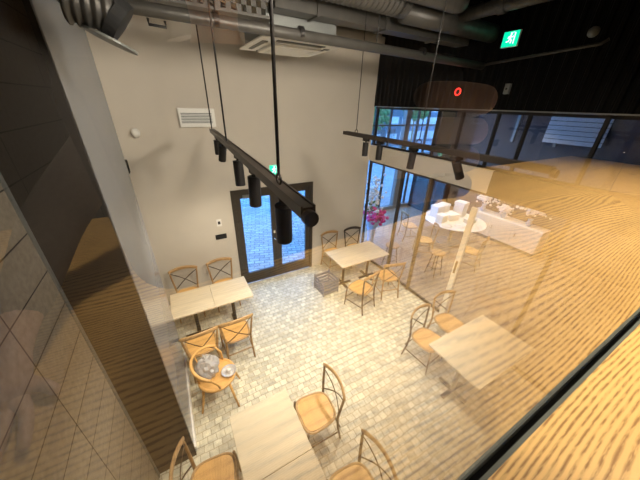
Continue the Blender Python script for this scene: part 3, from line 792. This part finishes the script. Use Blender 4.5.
# ------------------------------------------------------------------ the photographer, mirrored in the glass
def skin_mesh(name, verts, edges, rads, mat, parent=None, sub=2, root=0):
    me = bpy.data.meshes.new(name); me.from_pydata(verts, edges, []); o = bpy.data.objects.new(name, me); C.objects.link(o)
    sk = o.modifiers.new('skin', 'SKIN'); 
    if not me.skin_vertices: me.attributes.new('skin', 'FLOAT', 'POINT')
    return o, sk
def skinned(name, chains, mat, parent=None, sub=2):
    """chains: lists of (x,y,z,r); equal points are welded"""
    vs = []; es = []; rs = []; idx = {}
    for ch in chains:
        prev = None
        for q in ch:
            k = tuple(round(c, 4) for c in q[:3])
            if k not in idx: idx[k] = len(vs); vs.append(k); rs.append(q[3])
            if prev is not None and prev != idx[k]: es.append((prev, idx[k]))
            prev = idx[k]
    me = bpy.data.meshes.new(name); me.from_pydata(vs, es, [])
    o = bpy.data.objects.new(name, me); C.objects.link(o)
    bpy.context.view_layer.objects.active = o
    o.modifiers.new('skin', 'SKIN')
    for i, sv in enumerate(me.skin_vertices[0].data):
        rr = rs[i]; sv.radius = rr if isinstance(rr, tuple) else (rr, rr); sv.use_root = (i == 0)
    m = o.modifiers.new('sub', 'SUBSURF'); m.levels = sub; m.render_levels = sub
    me.materials.append(M[mat])
    dg = bpy.context.evaluated_depsgraph_get(); ev = o.evaluated_get(dg)
    new = bpy.data.meshes.new_from_object(ev); o.modifiers.clear(); o.data = new
    for p in new.polygons: p.use_smooth = True
    if not new.materials: new.materials.append(M[mat])
    if parent: o.parent = parent
    return o
t = thing('person', 'photographer in a brown knit hoodie leaning over the worktop, holding up a phone', 'person', (.25, -1.2, 2.4))
O = V((.25, -1.45, 2.4)); t.location = O
def L(x, yv, z, r_): return (x-O.x, yv-O.y, z-O.z, r_)
pel = L(.25, -1.46, 3.32, (.15, .12)); ch = L(.22, -1.14, 3.58, (.15, .11)); up_ = L(.20, -.93, 3.74, (.13, .09))
nk = L(.17, -.79, 3.86, .055); hd0 = L(.155, -.71, 3.92, .065); hd1 = L(.14, -.65, 4.0, (.075, .085)); hd2 = L(.135, -.65, 4.08, (.06, .07))
sR = L(.40, -.90, 3.74, .06); eR = L(.52, -.50, 3.60, .045); wR = L(.20, -.17, 3.64, .028); hR = L(.160, -.072, 3.662, (.034, .018))
sL = L(.0, -.90, 3.74, .06); eL = L(-.26, -.70, 3.45, .045); wL = L(-.30, -.46, 3.32, .028); hL = L(-.30, -.38, 3.285, (.036, .018))
hipR, hipL = L(.35, -1.48, 3.22, .10), L(.15, -1.48, 3.22, .10)
kR, kL = L(.37, -1.45, 2.86, .06), L(.13, -1.50, 2.86, .06)
aR, aL = L(.37, -1.50, 2.50, .04), L(.13, -1.55, 2.50, .04)
fR, fL = L(.38, -1.36, 2.44, .035), L(.12, -1.41, 2.44, .035)
chains = [[pel, ch, up_, nk, hd0, hd1, hd2], [up_, sR, eR, wR, hR], [up_, sL, eL, wL, hL], [pel, hipR, kR, aR, fR], [pel, hipL, kL, aL, fL]]
# right-hand fingers wrap round the phone's right end onto its glass side; the left hand rests on the worktop
for i, (dz, tip) in enumerate(((.013, .092), (-.001, .080), (-.015, .082), (-.029, .094))):
    z = 3.690+dz
    chains.append([hR, L(.156, -.036, z-.002, .0085), L(.149, -.018, z, .0075), L(.138, -.0065, z+.001, .0068), L((.138+tip)/2, -.0065, z+.002, .0062), L(tip, -.007, z+.001, .0056)])
chains.append([hR, L(.145, -.055, 3.695, .011), L(.120, -.040, 3.702, .010), L(.098, -.036, 3.705, .008)])
for i, (dx, ln_) in enumerate(((-.030, .06), (-.010, .075), (.010, .08), (.030, .068))):
    chains.append([hL, L(-.30+dx, -.345, 3.272, .0095), L(-.30+dx*1.3, -.345+ln_*.5, 3.270, .0088), L(-.30+dx*1.4, -.345+ln_, 3.262, .0072)])
chains.append([hL, L(-.262, -.385, 3.272, .011), L(-.238, -.36, 3.266, .009)])
body = skinned('body', chains, 'skin', t)
nose = skinned('nose', [[L(.145, -.573, 4.005, .012), L(.14, -.565, 3.985, .014)]], 'skin', t, 1)
hoodie = skinned('hoodie', [[L(.25, -1.46, 3.27, (.175, .145)), L(.22, -1.14, 3.58, (.172, .13)), L(.20, -.93, 3.74, (.15, .108)), L(.178, -.83, 3.83, .075)],
    [L(.20, -.93, 3.74, (.15, .108)), L(.40, -.90, 3.74, .078), L(.52, -.50, 3.60, .062), L(.205, -.18, 3.635, .038)],
    [L(.20, -.93, 3.74, (.15, .108)), L(.0, -.90, 3.74, .078), L(-.26, -.70, 3.45, .062), L(-.298, -.48, 3.33, .038)]], 'hoodie', t)
skinned('trousers', [[L(.25, -1.47, 3.30, (.165, .135)), L(.35, -1.48, 3.20, .115), L(.37, -1.45, 2.86, .08), L(.37, -1.50, 2.52, .062)],
    [L(.25, -1.47, 3.30, (.165, .135)), L(.15, -1.48, 3.20, .115), L(.13, -1.50, 2.86, .08), L(.13, -1.55, 2.52, .062)]], 'trouser', t)
skinned('hair', [[L(.14, -.72, 3.97, .07), L(.135, -.695, 4.06, (.085, .075)), L(.135, -.65, 4.12, (.07, .06))]], 'hair', t)
for s in (-1, 1):
    bm = bmesh.new(); bmesh.ops.create_uvsphere(bm, u_segments=10, v_segments=8, radius=.012); o = obj('eye', bm, 'petal', t, smooth=True); o.location = V((.14+s*.032, -.576, 4.02))-O
    bm = bmesh.new(); bmesh.ops.create_uvsphere(bm, u_segments=10, v_segments=8, radius=.02)
    for v in bm.verts: v.co = V((v.co.x*.4, v.co.y*.8, v.co.z*1.5))
    o = obj('ear', bm, 'skin', t, smooth=True); o.location = V((.14+s*.085, -.655, 4.0))-O
    bm = B(-.045, .045, -.10, .16, 0, .07); o = obj('shoe', bm, 'blackmat', t, bevel=.02); o.location = V((.25+s*.12, -1.50-(.05 if s < 0 else 0), 2.4))-O
bm = T([(-.02, 0, 0), (0, .004, -.002), (.02, 0, 0)], .005, seg=8); o = obj('mouth', bm, 'magenta', t, smooth=True); o.location = V((.14, -.580, 3.945))-O

# the phone: landscape, its lens corner at the camera point
ph = thing('phone', 'dark smartphone held sideways up to the glass screen', 'phone', (.056, -.0185, 3.679))
ph.rotation_euler = (0, -.07, 0)
W, Hh, rc = .076, .038, .014
poly = []
for cx, cz, a0 in ((W-rc, Hh-rc, 0), (-W+rc, Hh-rc, PI/2), (-W+rc, -Hh+rc, PI), (W-rc, -Hh+rc, 1.5*PI)):
    for k in range(7): a = a0+PI/2*k/6; poly.append((cx+rc*math.cos(a), cz+rc*math.sin(a)))
bm = prism(bmesh.new(), poly, -.004, .004); bmesh.ops.rotate(bm, verts=bm.verts, matrix=Matrix.Rotation(PI/2, 3, 'X'))
obj('case', bm, 'phone', ph)
obj('screen', B(-W+.008, W-.008, -.0046, -.0041, -Hh+.006, Hh-.006), 'blackmat', ph)
obj('camera_bump', B(-.070, -.034, .0041, .0062, -.016, .034), 'black', ph)

# ------------------------------------------------------------------ world and colour management
w = bpy.data.worlds.new('world'); bpy.context.scene.world = w; w.use_nodes = True
bg = w.node_tree.nodes['Background']; bg.inputs[0].default_value = (.12, .40, 1.0, 1); bg.inputs[1].default_value = 3.4
sc = bpy.context.scene
sc.view_settings.view_transform = 'Standard'; sc.view_settings.look = 'None'
sc.view_settings.exposure = 1.0; sc.view_settings.gamma = 1; sc.view_settings.use_curve_mapping = False
try:
    sc.cycles.max_bounces = 10; sc.cycles.transparent_max_bounces = 16; sc.cycles.sample_clamp_indirect = 4
    sc.cycles.use_denoising = True
except Exception: pass
